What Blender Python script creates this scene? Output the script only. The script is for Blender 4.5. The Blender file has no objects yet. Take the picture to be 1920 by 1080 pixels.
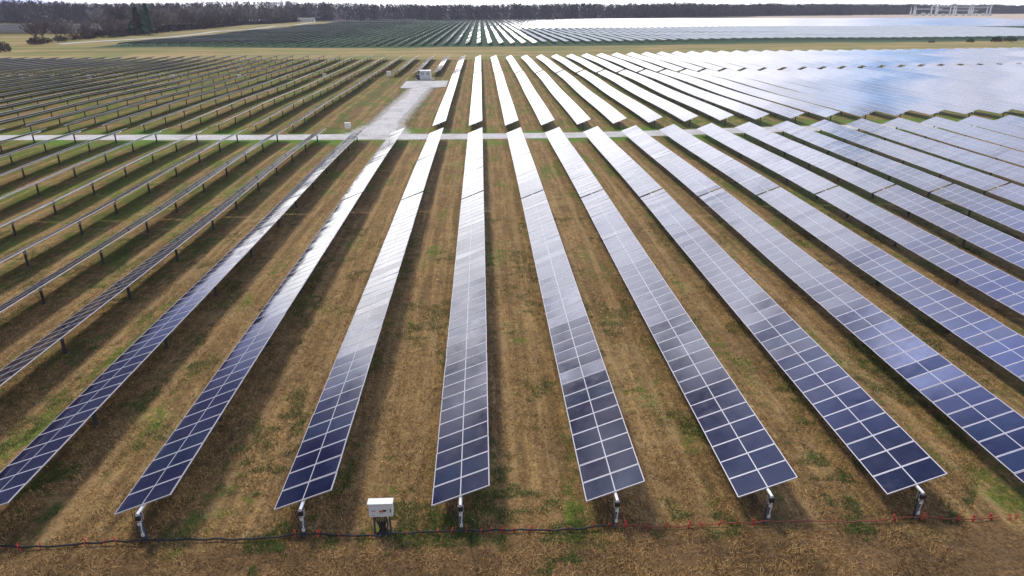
import bpy, math, random
import numpy as np
from mathutils import Matrix, Vector

random.seed(7)
rng = np.random.default_rng(11)
S = bpy.context.scene
COL = S.collection
H = 17.6                                   # camera height above the grass

# ------------------------------------------------------------------ camera
cam_d = bpy.data.cameras.new('camera')
cam = bpy.data.objects.new('camera', cam_d); COL.objects.link(cam)
F, PX, VX, VY = 1300.0, 1920.0, 900.0, 15.0
Yc = Vector((VX - 960, 540 - VY, -F)).normalized()
UP = Vector((1, 0, 0)).cross(Yc).normalized()
if UP.y < 0: UP = -UP
Xc = Yc.cross(UP)
R = Matrix((Xc, Yc, UP))                   # camera axes -> world axes
cam.matrix_world = Matrix.Translation((0, 0, H)) @ R.to_4x4()
cam_d.sensor_width = 36.0
cam_d.lens = F / PX * 36.0
cam_d.clip_start = 0.1
cam_d.clip_end = 20000
S.camera = cam
S.render.resolution_x, S.render.resolution_y = 1024, 576

# ------------------------------------------------------------------ sun
SUN = Vector((-0.39, 0.50, 1.0)).normalized()
sl = bpy.data.lights.new('sun', 'SUN'); sl.energy = 2.6; sl.angle = math.radians(13.0); sl.color = (1.0, 0.94, 0.85)
so = bpy.data.objects.new('sun', sl); COL.objects.link(so)
so.rotation_euler = SUN.to_track_quat('Z', 'Y').to_euler(); so.location = (0, 0, 80)

# ------------------------------------------------------------------ node helper
class NT:
    def __init__(s, tree): s.t = tree; s.n = tree.nodes; s.l = tree.links
    def add(s, typ, **kw):
        n = s.n.new(typ)
        for k, v in kw.items():
            if k == 'inp':
                for kk, vv in v.items(): s.set(n, kk, vv)
            else: setattr(n, k, v)
        return n
    def set(s, n, k, v):
        sock = n.inputs[k]
        if isinstance(v, bpy.types.NodeSocket): s.l.new(v, sock)
        else: sock.default_value = v
    def math(s, op, a, b=None, clamp=False):
        n = s.add('ShaderNodeMath', operation=op, use_clamp=clamp); s.set(n, 0, a)
        if b is not None: s.set(n, 1, b)
        return n.outputs[0]
    def ss(s, v, a, b, lo=0.0, hi=1.0):
        n = s.add('ShaderNodeMapRange', interpolation_type='SMOOTHSTEP')
        s.set(n, 'Value', v); s.set(n, 'From Min', a); s.set(n, 'From Max', b); s.set(n, 'To Min', lo); s.set(n, 'To Max', hi)
        return n.outputs[0]
    def noise(s, vec, scale, detail=4, rough=0.55, dist=0.0):
        n = s.add('ShaderNodeTexNoise'); s.set(n, 'Vector', vec); s.set(n, 'Scale', scale); s.set(n, 'Detail', detail)
        s.set(n, 'Roughness', rough); s.set(n, 'Distortion', dist); return n.outputs['Fac']
    def mix(s, f, a, b, typ='MIX'):
        n = s.add('ShaderNodeMix', data_type='RGBA', blend_type=typ)
        s.set(n, 0, f); s.set(n, 6, a); s.set(n, 7, b); return n.outputs[2]
    def comb(s, x, y, z):
        n = s.add('ShaderNodeCombineXYZ'); s.set(n, 0, x); s.set(n, 1, y); s.set(n, 2, z); return n.outputs[0]

def rgb(r, g, b): return (r, g, b, 1.0)

# ------------------------------------------------------------------ sky
W = bpy.data.worlds.new('World'); S.world = W; W.use_nodes = True
w = NT(W.node_tree); w.n.clear()
tc = w.add('ShaderNodeTexCoord')
sep = w.add('ShaderNodeSeparateXYZ'); w.l.new(tc.outputs['Generated'], sep.inputs[0])
x, y, z = sep.outputs
sky = w.add('ShaderNodeTexSky', sky_type='NISHITA', sun_disc=False)
sky.sun_elevation = math.asin(SUN.z); sky.sun_rotation = math.atan2(SUN.x, SUN.y)
sky.altitude = 100; sky.air_density = 1.3; sky.dust_density = 1.0; sky.ozone_density = 2.0
bg1 = w.add('ShaderNodeBackground'); w.l.new(sky.outputs[0], bg1.inputs[0]); bg1.inputs[1].default_value = 0.13
zz = w.math('MAXIMUM', z, 0.0)
den = w.math('ADD', zz, 0.10)
px_ = w.math('DIVIDE', x, den); py_ = w.math('DIVIDE', y, den)
vec = w.comb(px_, py_, 0.3)
n1 = w.noise(vec, 1.1, 7, 0.6, 0.4)
n2 = w.noise(vec, 4.5, 5, 0.6, 0.2)
nn = w.math('ADD', w.math('MULTIPLY', n1, 0.75), w.math('MULTIPLY', n2, 0.25))
low = w.ss(zz, 0.05, 0.55, 0.16, 0.0)            # more cloud towards the horizon
top = w.ss(zz, 0.55, 0.75, 0.0, -0.10)           # and open blue overhead
hl = w.math('SQRT', w.math('ADD', w.math('MULTIPLY', x, x), w.math('MULTIPLY', y, y)))
az = w.math('DIVIDE', x, w.math('MAXIMUM', hl, 0.001))
fwd = w.ss(y, -0.1, 0.5)
# bright cloud bank ahead: its upper edge climbs from the left to the right
eff = w.math('SUBTRACT', zz, w.math('MULTIPLY', az, 0.72))
eff = w.math('ADD', eff, w.math('MULTIPLY', w.math('MAXIMUM', w.math('SUBTRACT', -0.48, az), 0.0), 1.1))
eff = w.math('ADD', eff, w.math('MULTIPLY', w.math('SUBTRACT', nn, 0.5), 0.30))
mask = w.ss(w.math('ADD', w.math('ADD', nn, low), top), 0.36, 0.52, 0.25, 1.0)
bank = w.ss(eff, 0.36, 0.70, 2.7, 0.42)
bank = w.math('MULTIPLY', bank, w.ss(eff, 0.62, 0.85, 1.25, 0.95))
L = w.math('MULTIPLY', bank, w.ss(fwd, 0.0, 1.0, 0.42, 1.0))
L = w.math('MULTIPLY', L, w.ss(n2, 0.3, 0.7, 0.72, 1.15))
n4 = w.noise(w.comb(px_, py_, 5.7), 5.5, 5, 0.65, 0.4)
L = w.math('MULTIPLY', L, w.math('ADD', 1.0, w.math('MULTIPLY', w.ss(eff, 0.45, 0.62), w.ss(n4, 0.38, 0.66, -0.40, 2.3))))
L = w.math('MULTIPLY', L, w.ss(az, 0.10, 0.36, 1.0, 0.80))
ccol = w.mix(w.ss(zz, 0.05, 0.45), rgb(1.0, 0.99, 0.98), rgb(0.84, 0.85, 1.0))
n3 = w.noise(w.comb(w.math('MULTIPLY', px_, 0.8), w.math('MULTIPLY', py_, 1.7), 3.4), 2.3, 6, 0.6, 0.5)
blue = w.math('MULTIPLY', w.ss(n3, 0.38, 0.55), w.math('MULTIPLY', w.ss(zz, 0.30, 0.40), w.ss(zz, 0.56, 0.48)))
ccol = w.mix(w.math('MULTIPLY', blue, w.ss(az, 0.20, 0.34)), ccol, rgb(0.30, 0.54, 0.95))
ccol = w.mix(w.ss(zz, 0.50, 0.76), ccol, rgb(0.32, 0.42, 1.0))
ccol = w.mix(w.ss(az, -0.40, -0.56), ccol, rgb(0.28, 0.32, 0.60))
L = w.math('MULTIPLY', L, w.ss(az, -0.40, -0.58, 1.0, 0.45))
bg2 = w.add('ShaderNodeBackground'); w.l.new(ccol, bg2.inputs[0]); w.l.new(L, bg2.inputs[1])
ms = w.add('ShaderNodeMixShader'); w.l.new(mask, ms.inputs[0]); w.l.new(bg1.outputs[0], ms.inputs[1]); w.l.new(bg2.outputs[0], ms.inputs[2])
wo = w.add('ShaderNodeOutputWorld'); w.l.new(ms.outputs[0], wo.inputs[0])

S.view_settings.view_transform = 'Standard'; S.view_settings.look = 'None'
S.view_settings.exposure = 0.0; S.view_settings.gamma = 1.0
S.render.engine = 'CYCLES'
S.cycles.max_bounces = 5; S.cycles.diffuse_bounces = 2; S.cycles.glossy_bounces = 3
S.cycles.sample_clamp_indirect = 4.0

# ------------------------------------------------------------------ terrain
def terr(x, y):
    x = np.asarray(x, float); y = np.asarray(y, float)
    t = np.clip((x - 12) / 260.0, 0, 1)
    rise = 2.4 * (t * (1.6 - 0.6 * t))
    far = np.clip((y - 18) / 60.0, 0, 1)
    und = 0.16 * np.sin(x * 0.045 + 1.3) * np.sin(y * 0.038 + 0.4) + 0.09 * np.sin(y * 0.11 + x * 0.03)
    lft = np.clip((-x - 60) / 120.0, 0, 1)
    und = und * far + lft * 0.35 * np.sin(y * 0.035 + x * 0.03)
    fieldz = np.clip((y - 340) / 30, 0, 1) * 0.35
    sm = lambda v: np.clip(v, 0, 1) ** 2 * (3 - 2 * np.clip(v, 0, 1))
    dip = (0.50 * sm((-x - 11) / 22) + 0.10 * sm((x - 9) / 14)) * (1 - 0.8 * sm((y - 55) / 45))
    return rise * sm((y - 25) / 60) + und + fieldz - dip
def tz(x, y): return float(terr(x, y))

# ------------------------------------------------------------------ materials
def mat(name):
    m = bpy.data.materials.new(name); m.use_nodes = True
    t = NT(m.node_tree); b = t.n['Principled BSDF']; return m, t, b

def simple(name, col, rough=0.6, metal=0.0, var=0.15, scale=6.0, ior=1.45, bump=0.0):
    m, t, b = mat(name)
    geo = t.add('ShaderNodeNewGeometry')
    n = t.noise(geo.outputs['Position'], scale, 5, 0.6)
    c = t.mix(n, rgb(*[max(0, k * (1 - var)) for k in col]), rgb(*[min(1, k * (1 + var)) for k in col]))
    t.set(b, 'Base Color', c); b.inputs['Roughness'].default_value = rough; b.inputs['Metallic'].default_value = metal
    b.inputs['IOR'].default_value = ior
    if bump:
        bp = t.add('ShaderNodeBump'); bp.inputs['Strength'].default_value = bump; bp.inputs['Distance'].default_value = 0.05
        t.l.new(n, bp.inputs['Height']); t.l.new(bp.outputs[0], b.inputs['Normal'])
    return m

def glass_mat(name, strip):
    """dark PV glass; strip=True adds the frame pattern of each module along the row (metres in UV)."""
    m, t, b = mat(name)
    oi = t.add('ShaderNodeObjectInfo')
    if strip:
        uv = t.add('ShaderNodeUVMap'); sx = t.add('ShaderNodeSeparateXYZ'); t.l.new(uv.outputs[0], sx.inputs[0])
        u, v = sx.outputs[0], sx.outputs[1]
        fl = t.math('FLOOR', t.math('DIVIDE', v, 1.045))
        wn = t.add('ShaderNodeTexWhiteNoise', noise_dimensions='2D')
        t.l.new(t.comb(fl, oi.outputs['Random'], 0.0), wn.inputs['Vector'])
        rnd = wn.outputs['Value']
        fr = t.math('FRACT', t.math('DIVIDE', v, 1.045))
    else:
        rnd = oi.outputs['Random']
    a = t.mix(rnd, rgb(0.003, 0.006, 0.032), rgb(0.012, 0.008, 0.038))
    base = t.mix(t.ss(rnd, 0.62, 0.9), a, rgb(0.008, 0.016, 0.048))
    if not strip:
        # solar cell grid
        tcn = t.add('ShaderNodeTexCoord'); sx = t.add('ShaderNodeSeparateXYZ'); t.l.new(tcn.outputs['Object'], sx.inputs[0])
        gx = t.math('ABSOLUTE', t.math('SUBTRACT', t.math('FRACT', t.math('DIVIDE', sx.outputs[0], 0.0905)), 0.5))
        gy = t.math('ABSOLUTE', t.math('SUBTRACT', t.math('FRACT', t.math('DIVIDE', sx.outputs[1], 0.158)), 0.5))
        gl = t.math('MAXIMUM', t.ss(gx, 0.47, 0.49), t.ss(gy, 0.48, 0.492))
        base = t.mix(t.math('MULTIPLY', gl, 0.35), base, rgb(0.10, 0.11, 0.17))
    geo = t.add('ShaderNodeNewGeometry')
    dirt = t.noise(geo.outputs['Position'], 1.7, 6, 0.65)
    base = t.mix(t.ss(dirt, 0.42, 0.85, 0.0, 0.05), base, rgb(0.25, 0.22, 0.19))
    if strip:
        e1 = t.ss(t.math('ABSOLUTE', t.math('SUBTRACT', fr, 0.5)), 0.455, 0.475)
        e2 = t.ss(t.math('ABSOLUTE', u), 0.030, 0.020)
        e = t.math('MAXIMUM', e1, e2)
        base = t.mix(e, base, rgb(0.46, 0.46, 0.51))
        t.set(b, 'Roughness', t.math('ADD', t.math('MULTIPLY', e, 0.3), 0.07))
    else:
        t.set(b, 'Roughness', t.ss(dirt, 0.3, 0.8, 0.05, 0.16))
    t.set(b, 'Base Color', base); b.inputs['IOR'].default_value = 2.0
    if strip:
        bp = t.add('ShaderNodeBump'); bp.inputs['Strength'].default_value = 0.04; bp.inputs['Distance'].default_value = 0.15
        t.l.new(rnd, bp.inputs['Height']); t.l.new(bp.outputs[0], b.inputs['Normal'])
    return m

M = {}
M['glass'] = glass_mat('solar_glass', False)
M['glass_strip'] = glass_mat('solar_glass_strip', True)
M['frame'] = simple('aluminium_frame', (0.52, 0.50, 0.53), 0.42, 0.2, 0.08)
M['back'] = simple('backsheet', (0.15, 0.16, 0.19), 0.6, 0, 0.1, 2.0)
M['galv'] = simple('galvanised_steel', (0.19, 0.23, 0.28), 0.42, 0.6, 0.25, 9.0)
M['galv_dark'] = simple('weathered_steel', (0.09, 0.10, 0.115), 0.55, 0.4, 0.3, 5.0)
M['tube'] = simple('bright_tube_steel', (0.74, 0.75, 0.76), 0.4, 0.3, 0.1, 8.0)
M['black'] = simple('black_rubber', (0.018, 0.017, 0.018), 0.6)
M['red'] = simple('red_plastic', (0.60, 0.07, 0.045), 0.6, 0, 0.5, 3.0)
M['dull_reflection'] = simple('painted_grey_reflection', (0.40, 0.43, 0.44), 0.75, 0, 0.35, 0.12)  # duller reflection of differently tilted tables, painted as matte grey
M['white'] = simple('white_enamel', (0.82, 0.82, 0.80), 0.4, 0, 0.05, 4.0)
M['pale'] = simple('pale_grey_enamel', (0.60, 0.63, 0.63), 0.45, 0, 0.06, 4.0)
M['inkgrey'] = simple('grey_print', (0.22, 0.24, 0.26), 0.5)
M['concrete'] = simple('concrete', (0.42, 0.41, 0.38), 0.85, 0, 0.15, 3.0)
M['bark'] = simple('grey_bark', (0.10, 0.082, 0.078), 0.9, 0, 0.3, 1.5)
M['twig'] = simple('bare_twigs', (0.15, 0.12, 0.12), 0.9, 0, 0.45, 0.25)
M['twig_pale'] = simple('pale_twigs', (0.26, 0.225, 0.20), 0.9, 0, 0.35, 0.3)
M['needle'] = simple('evergreen_needles', (0.026, 0.085, 0.046), 0.8, 0, 0.45, 0.3)
M['shrub'] = simple('dark_shrub_twigs', (0.055, 0.035, 0.035), 0.9, 0, 0.4, 0.5)
M['wood'] = simple('winter_woodland', (0.078, 0.059, 0.062), 0.9, 0, 0.6, 0.018)
M['roofgrey'] = simple('grey_roof', (0.16, 0.16, 0.17), 0.7)
M['wall_white'] = simple('white_cladding', (0.72, 0.71, 0.70), 0.6, 0, 0.06, 0.8)
M['window'] = simple('dark_window', (0.03, 0.035, 0.045), 0.15, 0, 0.1)
M['steelwhite'] = simple('pale_lattice_steel', (0.72, 0.75, 0.78), 0.5, 0.1, 0.08)
M['straw'] = simple('straw_blades', (0.52, 0.325, 0.12), 0.8, 0, 0.45, 0.9)
M['strawdark'] = simple('dry_brown_blades', (0.13, 0.075, 0.027), 0.8, 0, 0.4, 0.9)
M['green'] = simple('green_blades', (0.075, 0.13, 0.016), 0.75, 0, 0.45, 0.9)

def gravel_mat():
    m, t, b = mat('pale_gravel')
    g = t.add('ShaderNodeNewGeometry').outputs['Position']
    n = t.noise(g, 5.0, 8, 0.7); n2 = t.noise(g, 0.35, 5, 0.6)
    c = t.mix(t.ss(n, 0.3, 0.7), rgb(0.36, 0.345, 0.32), rgb(0.74, 0.71, 0.66))
    c = t.mix(t.ss(n2, 0.40, 0.68, 0.0, 0.6), c, rgb(0.36, 0.32, 0.26))
    n5 = t.noise(g, 1.3, 6, 0.7)
    c = t.mix(t.ss(n5, 0.55, 0.7, 0.0, 0.55), c, rgb(0.20, 0.17, 0.11))
    t.set(b, 'Base Color', c); b.inputs['Roughness'].default_value = 0.9
    return m
M['gravel'] = gravel_mat()

def ground_mat():
    m, t, b = mat('dry_grass_ground')
    g = t.add('ShaderNodeNewGeometry').outputs['Position']
    sp = t.add('ShaderNodeSeparateXYZ'); t.l.new(g, sp.inputs[0]); X, Y = sp.outputs[0], sp.outputs[1]
    st = t.add('ShaderNodeMapping'); st.inputs['Scale'].default_value = (1.0, 0.38, 1.0); t.l.new(g, st.inputs[0]); stv = st.outputs[0]
    fine = t.noise(g, 9.0, 8, 0.72, 0.3)
    mid = t.noise(g, 1.9, 7, 0.68, 0.6)
    tuft = t.noise(stv, 4.2, 6, 0.75, 0.8)
    big = t.noise(stv, 0.42, 5, 0.6, 0.4)
    huge = t.noise(g, 0.035, 4, 0.55)
    straw = t.mix(t.ss(fine, 0.30, 0.70), rgb(0.080, 0.044, 0.014), rgb(0.52, 0.325, 0.120))
    straw = t.mix(t.ss(mid, 0.40, 0.66, 0.0, 0.85), straw, rgb(0.155, 0.090, 0.032))
    strk = t.noise(t.comb(t.math('MULTIPLY', X, 1.0), t.math('MULTIPLY', Y, 0.045), 0.0), 2.2, 6, 0.65, 0.15)
    straw = t.mix(t.ss(strk, 0.42, 0.60, 0.0, 0.6), straw, rgb(0.140, 0.088, 0.036))
    straw = t.mix(t.ss(strk, 0.50, 0.30, 0.0, 0.35), straw, rgb(0.50, 0.33, 0.14))
    grn = t.mix(t.ss(fine, 0.3, 0.7), rgb(0.026, 0.046, 0.005), rgb(0.175, 0.235, 0.028))
    straw = t.mix(t.ss(tuft, 0.52, 0.66, 0.0, 0.7), straw, rgb(0.085, 0.060, 0.024))
    straw = t.mix(t.ss(tuft, 0.42, 0.32, 0.0, 0.6), straw, rgb(0.56, 0.40, 0.18))
    # strips along the rows: straw lane in the middle, thicker grass by the tables, their shade painted in below
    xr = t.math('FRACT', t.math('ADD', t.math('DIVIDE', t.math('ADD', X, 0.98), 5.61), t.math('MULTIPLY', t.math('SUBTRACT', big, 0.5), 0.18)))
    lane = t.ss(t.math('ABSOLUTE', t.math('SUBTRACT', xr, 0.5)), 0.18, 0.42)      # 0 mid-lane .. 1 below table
    track = t.ss(t.math('ABSOLUTE', t.math('SUBTRACT', t.math('ABSOLUTE', t.math('SUBTRACT', xr, 0.5)), 0.15)), 0.055, 0.02)
    # greener to the left and far away
    gl = t.math('ADD', t.ss(X, -6.0, -42.0, 0.0, 0.060), t.ss(Y, 45.0, 110.0, 0.0, 0.045))
    gl = t.math('ADD', gl, t.ss(X, 6.0, 40.0, 0.0, 0.06))
    gl = t.math('ADD', gl, t.math('MULTIPLY', lane, 0.035))
    gl = t.math('ADD', gl, t.math('MULTIPLY', t.math('SUBTRACT', huge, 0.5), 0.25))
    gp = t.math('ADD', t.math('ADD', t.math('MULTIPLY', big, 0.6), t.math('MULTIPLY', mid, 0.4)), gl)
    c = t.mix(t.ss(gp, 0.545, 0.640, 0.0, 0.90), straw, grn)
    c = t.mix(t.math('MULTIPLY', lane, t.ss(mid, 0.35, 0.7, 0.15, 0.65)), c, rgb(0.075, 0.055, 0.026))  # shade under the tables darkened into the ground colour
    c = t.mix(t.math('MULTIPLY', track, t.ss(mid, 0.4, 0.65, 0.0, 0.5)), c, rgb(0.46, 0.31, 0.145))
    pat = t.noise(g, 0.23, 6, 0.7, 0.8)
    c = t.mix(t.ss(pat, 0.52, 0.64, 0.0, 0.35), c, t.mix(fine, rgb(0.062, 0.038, 0.018), rgb(0.19, 0.12, 0.055)))
    c = t.mix(t.ss(pat, 0.44, 0.34, 0.0, 0.40), c, t.mix(fine, rgb(0.20, 0.14, 0.055), rgb(0.52, 0.37, 0.16)))
    # bright verge grass along the gravel road
    vy = t.math('ABSOLUTE', t.math('SUBTRACT', Y, 104.8))
    vg = t.math('MULTIPLY', t.ss(vy, 9.0, 4.0), t.ss(t.noise(g, 0.11, 4, 0.6), 0.42, 0.58))
    c = t.mix(vg, c, t.mix(fine, rgb(0.055, 0.105, 0.010), rgb(0.165, 0.29, 0.030)))
    # trampled brown track at the front edge
    fy = t.ss(t.math('ADD', Y, t.math('MULTIPLY', t.math('SUBTRACT', big, 0.5), 2.6)), 20.15, 19.05)
    rut = t.noise(t.comb(t.math('MULTIPLY', X, 0.12), t.math('MULTIPLY', Y, 2.2), 0.0), 1.6, 5, 0.6)
    dirt = t.mix(t.ss(fine, 0.32, 0.7), rgb(0.060, 0.034, 0.014), rgb(0.250, 0.145, 0.062))
    dirt = t.mix(t.ss(rut, 0.45, 0.7, 0.0, 0.6), dirt, rgb(0.085, 0.055, 0.026))
    c = t.mix(t.math('MULTIPLY', fy, 0.85), c, dirt)
    # loose gravel scattered over the grass beside the spur
    cxl = t.math('ADD', -16.0, t.math('MULTIPLY', t.math('SUBTRACT', Y, 108.0), 0.027))
    gd = t.math('ADD', t.math('ABSOLUTE', t.math('SUBTRACT', X, cxl)), t.math('MULTIPLY', t.math('SUBTRACT', mid, 0.5), 5.0))
    gd = t.math('ADD', gd, t.math('MULTIPLY', t.ss(Y, 119.0, 106.0), -2.2))
    gm = t.math('MULTIPLY', t.ss(gd, 3.6, 2.0), t.math('MULTIPLY', t.ss(Y, 105.0, 106.0), t.ss(Y, 178.0, 174.0)))
    c = t.mix(t.math('MULTIPLY', gm, 0.85), c, t.mix(fine, rgb(0.30, 0.26, 0.21), rgb(0.68, 0.65, 0.60)))
    # open meadow between the blocks
    me = t.math('MULTIPLY', t.ss(Y, 270.0, 278.0), t.ss(Y, 359.0, 347.0))
    me = t.math('MAXIMUM', me, t.ss(X, -178.0, -186.0))
    band = t.noise(t.comb(t.math('MULTIPLY', X, 0.010), t.math('MULTIPLY', Y, 0.09), 0.0), 1.0, 5, 0.6)
    mc = t.mix(t.ss(band, 0.35, 0.62), rgb(0.190, 0.175, 0.060), rgb(0.38, 0.270, 0.110))
    mc = t.mix(t.ss(huge, 0.46, 0.64, 0.0, 0.7), mc, rgb(0.150, 0.185, 0.050))
    c = t.mix(me, c, mc)
    # green turf below the far field, then winter pasture further off
    ff = t.math('MULTIPLY', t.ss(Y, 347.0, 359.0), t.ss(X, -188.0, -180.0))
    c = t.mix(ff, c, t.mix(huge, rgb(0.028, 0.062, 0.030), rgb(0.050, 0.095, 0.040)))
    tan = t.math('MULTIPLY', t.ss(Y, 1035.0, 1060.0), t.ss(X, 330.0, 480.0))
    c = t.mix(tan, c, rgb(0.52, 0.41, 0.30))
    wood = t.math('MULTIPLY', t.ss(Y, 1000.0, 1100.0), t.ss(X, 480.0, 330.0))
    c = t.mix(wood, c, rgb(0.045, 0.040, 0.040))
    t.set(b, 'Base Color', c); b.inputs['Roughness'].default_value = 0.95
    b.inputs['Specular IOR Level'].default_value = 0.15
    bp = t.add('ShaderNodeBump'); bp.inputs['Strength'].default_value = 0.8; bp.inputs['Distance'].default_value = 0.10
    hh = t.math('ADD', t.math('MULTIPLY', fine, 0.7), t.math('MULTIPLY', mid, 1.2))
    t.l.new(hh, bp.inputs['Height']); t.l.new(bp.outputs[0], b.inputs['Normal'])
    return m
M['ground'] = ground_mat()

# ------------------------------------------------------------------ mesh builder
class MB:
    def __init__(s): s.v = []; s.f = []; s.mi = []; s.uv = {}
    def quad(s, a, b, c, d, mi=0, uv=None):
        k = len(s.v); s.v += [a, b, c, d]; s.f.append((k, k + 1, k + 2, k + 3)); s.mi.append(mi)
        if uv: s.uv[len(s.f) - 1] = uv
    def box(s, x0, x1, y0, y1, z0, z1, mi=0, rot=None, org=(0, 0, 0)):
        P = [(x, y, z) for x in (x0, x1) for y in (y0, y1) for z in (z0, z1)]
        if rot: P = [tuple(Vector(org) + rot @ Vector(p)) for p in P]
        k = len(s.v); s.v += P
        for f in ((0, 1, 3, 2), (4, 6, 7, 5), (0, 4, 5, 1), (2, 3, 7, 6), (0, 2, 6, 4), (1, 5, 7, 3)):
            s.f.append(tuple(k + i for i in f)); s.mi.append(mi)
    def tube(s, pts, r, seg=8, mi=0, r2=None, cap=True):
        pts = [Vector(p) for p in pts]; n = len(pts); rings = []
        for i, p in enumerate(pts):
            d = (pts[min(i + 1, n - 1)] - pts[max(i - 1, 0)]).normalized()
            a = d.orthogonal().normalized(); b = d.cross(a)
            rr = r if r2 is None else r + (r2 - r) * i / max(1, n - 1)
            k = len(s.v); rings.append(k)
            for j in range(seg):
                t = 2 * math.pi * j / seg
                s.v.append(tuple(p + (a * math.cos(t) + b * math.sin(t)) * rr))
        for i in range(n - 1):
            A, B = rings[i], rings[i + 1]
            off = 0
            if seg > 2:   # align rings
                va = Vector(s.v[A]) - pts[i]; best = -9
                for o in range(seg):
                    dd = va.dot(Vector(s.v[B + o]) - pts[i + 1])
                    if dd > best: best = dd; off = o
            for j in range(seg):
                s.f.append((A + j, A + (j + 1) % seg, B + (j + 1 + off) % seg, B + (j + off) % seg)); s.mi.append(mi)
        if cap:
            s.f.append(tuple(rings[0] + j for j in range(seg))[::-1]); s.mi.append(mi)
            s.f.append(tuple(rings[-1] + j for j in range(seg))); s.mi.append(mi)
    def mesh(s, name, mats):
        me = bpy.data.meshes.new(name); me.from_pydata(s.v, [], s.f)
        for m in mats: me.materials.append(M[m])
        me.polygons.foreach_set('material_index', s.mi)
        if s.uv:
            ul = me.uv_layers.new(name='UVMap')
            for fi, uvs in s.uv.items():
                for li, c in zip(me.polygons[fi].loop_indices, uvs): ul.data[li].uv = c
        me.update(); return me

def link(name, data, parent=None, loc=(0, 0, 0), rot=(0, 0, 0)):
    o = bpy.data.objects.new(name, data); COL.objects.link(o)
    o.location = loc; o.rotation_euler = rot
    if parent: o.parent = parent
    return o
def tag(o, label=None, cat=None, group=None, kind=None):
    if label: o['label'] = label
    if cat: o['category'] = cat
    if group: o['group'] = group
    if kind: o['kind'] = kind
    return o

ONES = ['', 'first', 'second', 'third', 'fourth', 'fifth', 'sixth', 'seventh', 'eighth', 'ninth', 'tenth', 'eleventh', 'twelfth',
        'thirteenth', 'fourteenth', 'fifteenth', 'sixteenth', 'seventeenth', 'eighteenth', 'nineteenth']
TENS = {2: ('twenty', 'twentieth'), 3: ('thirty', 'thirtieth'), 4: ('forty', 'fortieth'), 5: ('fifty', 'fiftieth'), 6: ('sixty', 'sixtieth'),
        7: ('seventy', 'seventieth'), 8: ('eighty', 'eightieth'), 9: ('ninety', 'ninetieth')}
def ordw(n):
    if n < 20: return ONES[n]
    a, b = divmod(n, 10)
    return TENS[a][1] if b == 0 else TENS[a][0] + '-' + ONES[b]

# ------------------------------------------------------------------ ground sheet and roads
def ax(lst):
    out = []
    for a, b, st in lst: out += list(np.arange(a, b, st))
    return np.array(out + [lst[-1][1]])
xs = ax([(-4000, -1000, 500), (-1000, -300, 50), (-300, -60, 8), (-60, 60, 2.5), (60, 300, 8), (300, 1000, 50), (1000, 4000, 500)])
ys = ax([(-60, 0, 20), (0, 110, 2.5), (110, 370, 6), (370, 1500, 30), (1500, 6000, 500)])
gx, gy = np.meshgrid(xs, ys); gz = terr(gx, gy)
nx, ny = len(xs), len(ys)
vs = np.stack([gx, gy, gz], -1).reshape(-1, 3)
ii, jj = np.meshgrid(np.arange(ny - 1), np.arange(nx - 1), indexing='ij')
q = (ii * nx + jj).ravel(); faces = np.stack([q, q + 1, q + 1 + nx, q + nx], -1)
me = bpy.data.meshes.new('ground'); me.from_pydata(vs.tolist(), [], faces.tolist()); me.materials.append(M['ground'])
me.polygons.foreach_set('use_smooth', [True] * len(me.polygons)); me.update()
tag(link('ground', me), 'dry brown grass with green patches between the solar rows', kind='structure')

def gz_grid(x, y):          # height of the sheet as meshed (bilinear)
    i = int(np.clip(np.searchsorted(xs, x) - 1, 0, nx - 2)); j = int(np.clip(np.searchsorted(ys, y) - 1, 0, ny - 2))
    fx = (x - xs[i]) / (xs[i + 1] - xs[i]); fy = (y - ys[j]) / (ys[j + 1] - ys[j])
    return ((1 - fx) * (1 - fy) * gz[j, i] + fx * (1 - fy) * gz[j, i + 1] + (1 - fx) * fy * gz[j + 1, i] + fx * fy * gz[j + 1, i + 1])

def ribbon(name, pts, label, dz=0.05, step=2.0, wob=0.25, across=4):
    """pts = list of (x, y, halfwidth) centre line; laid just over the ground"""
    P = []
    for a, b in zip(pts[:-1], pts[1:]):
        L_ = math.dist(a[:2], b[:2]); n = max(1, int(L_ / step))
        for k in range(n): t = k / n; P.append(tuple(a[i] + (b[i] - a[i]) * t for i in range(3)))
    P.append(pts[-1]); mb = MB(); rows = []
    for i, p in enumerate(P):
        q0, q1 = P[max(i - 1, 0)], P[min(i + 1, len(P) - 1)]
        d = Vector((q1[0] - q0[0], q1[1] - q0[1])).normalized(); nrm = Vector((-d.y, d.x)); r = []
        sq = i * step; wl = p[2] + wob * (.5 * math.sin(sq * .21 + dz * 99) + .3 * math.sin(sq * .67) + random.uniform(-.2, .2)); wr = p[2] + wob * (.5 * math.sin(sq * .17 + 2) + .3 * math.sin(sq * .8 + 1) + random.uniform(-.2, .2))
        for k in range(across + 1):
            s_ = wl + (-wl - wr) * k / across
            x_, y_ = p[0] + nrm.x * s_, p[1] + nrm.y * s_
            mb.v.append((x_, y_, gz_grid(x_, y_) + dz + (0.02 if 0 < k < across else -0.03))); r.append(len(mb.v) - 1)
        rows.append(r)
    for r0, r1 in zip(rows[:-1], rows[1:]):
        for k in range(across): mb.f.append((r0[k + 1], r1[k + 1], r1[k], r0[k])); mb.mi.append(0)
    return tag(link(name, mb.mesh(name, ['gravel'])), label, kind='structure')
ribbon('gravel_road', [(-155, 105.0, 2.2), (-40, 104.9, 2.3), (-18, 104.9, 2.5), (-10, 104.9, 2.4), (60, 104.8, 2.1), (115, 104.8, 2.1)], 'pale gravel road crossing between the front block and the next block')
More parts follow.
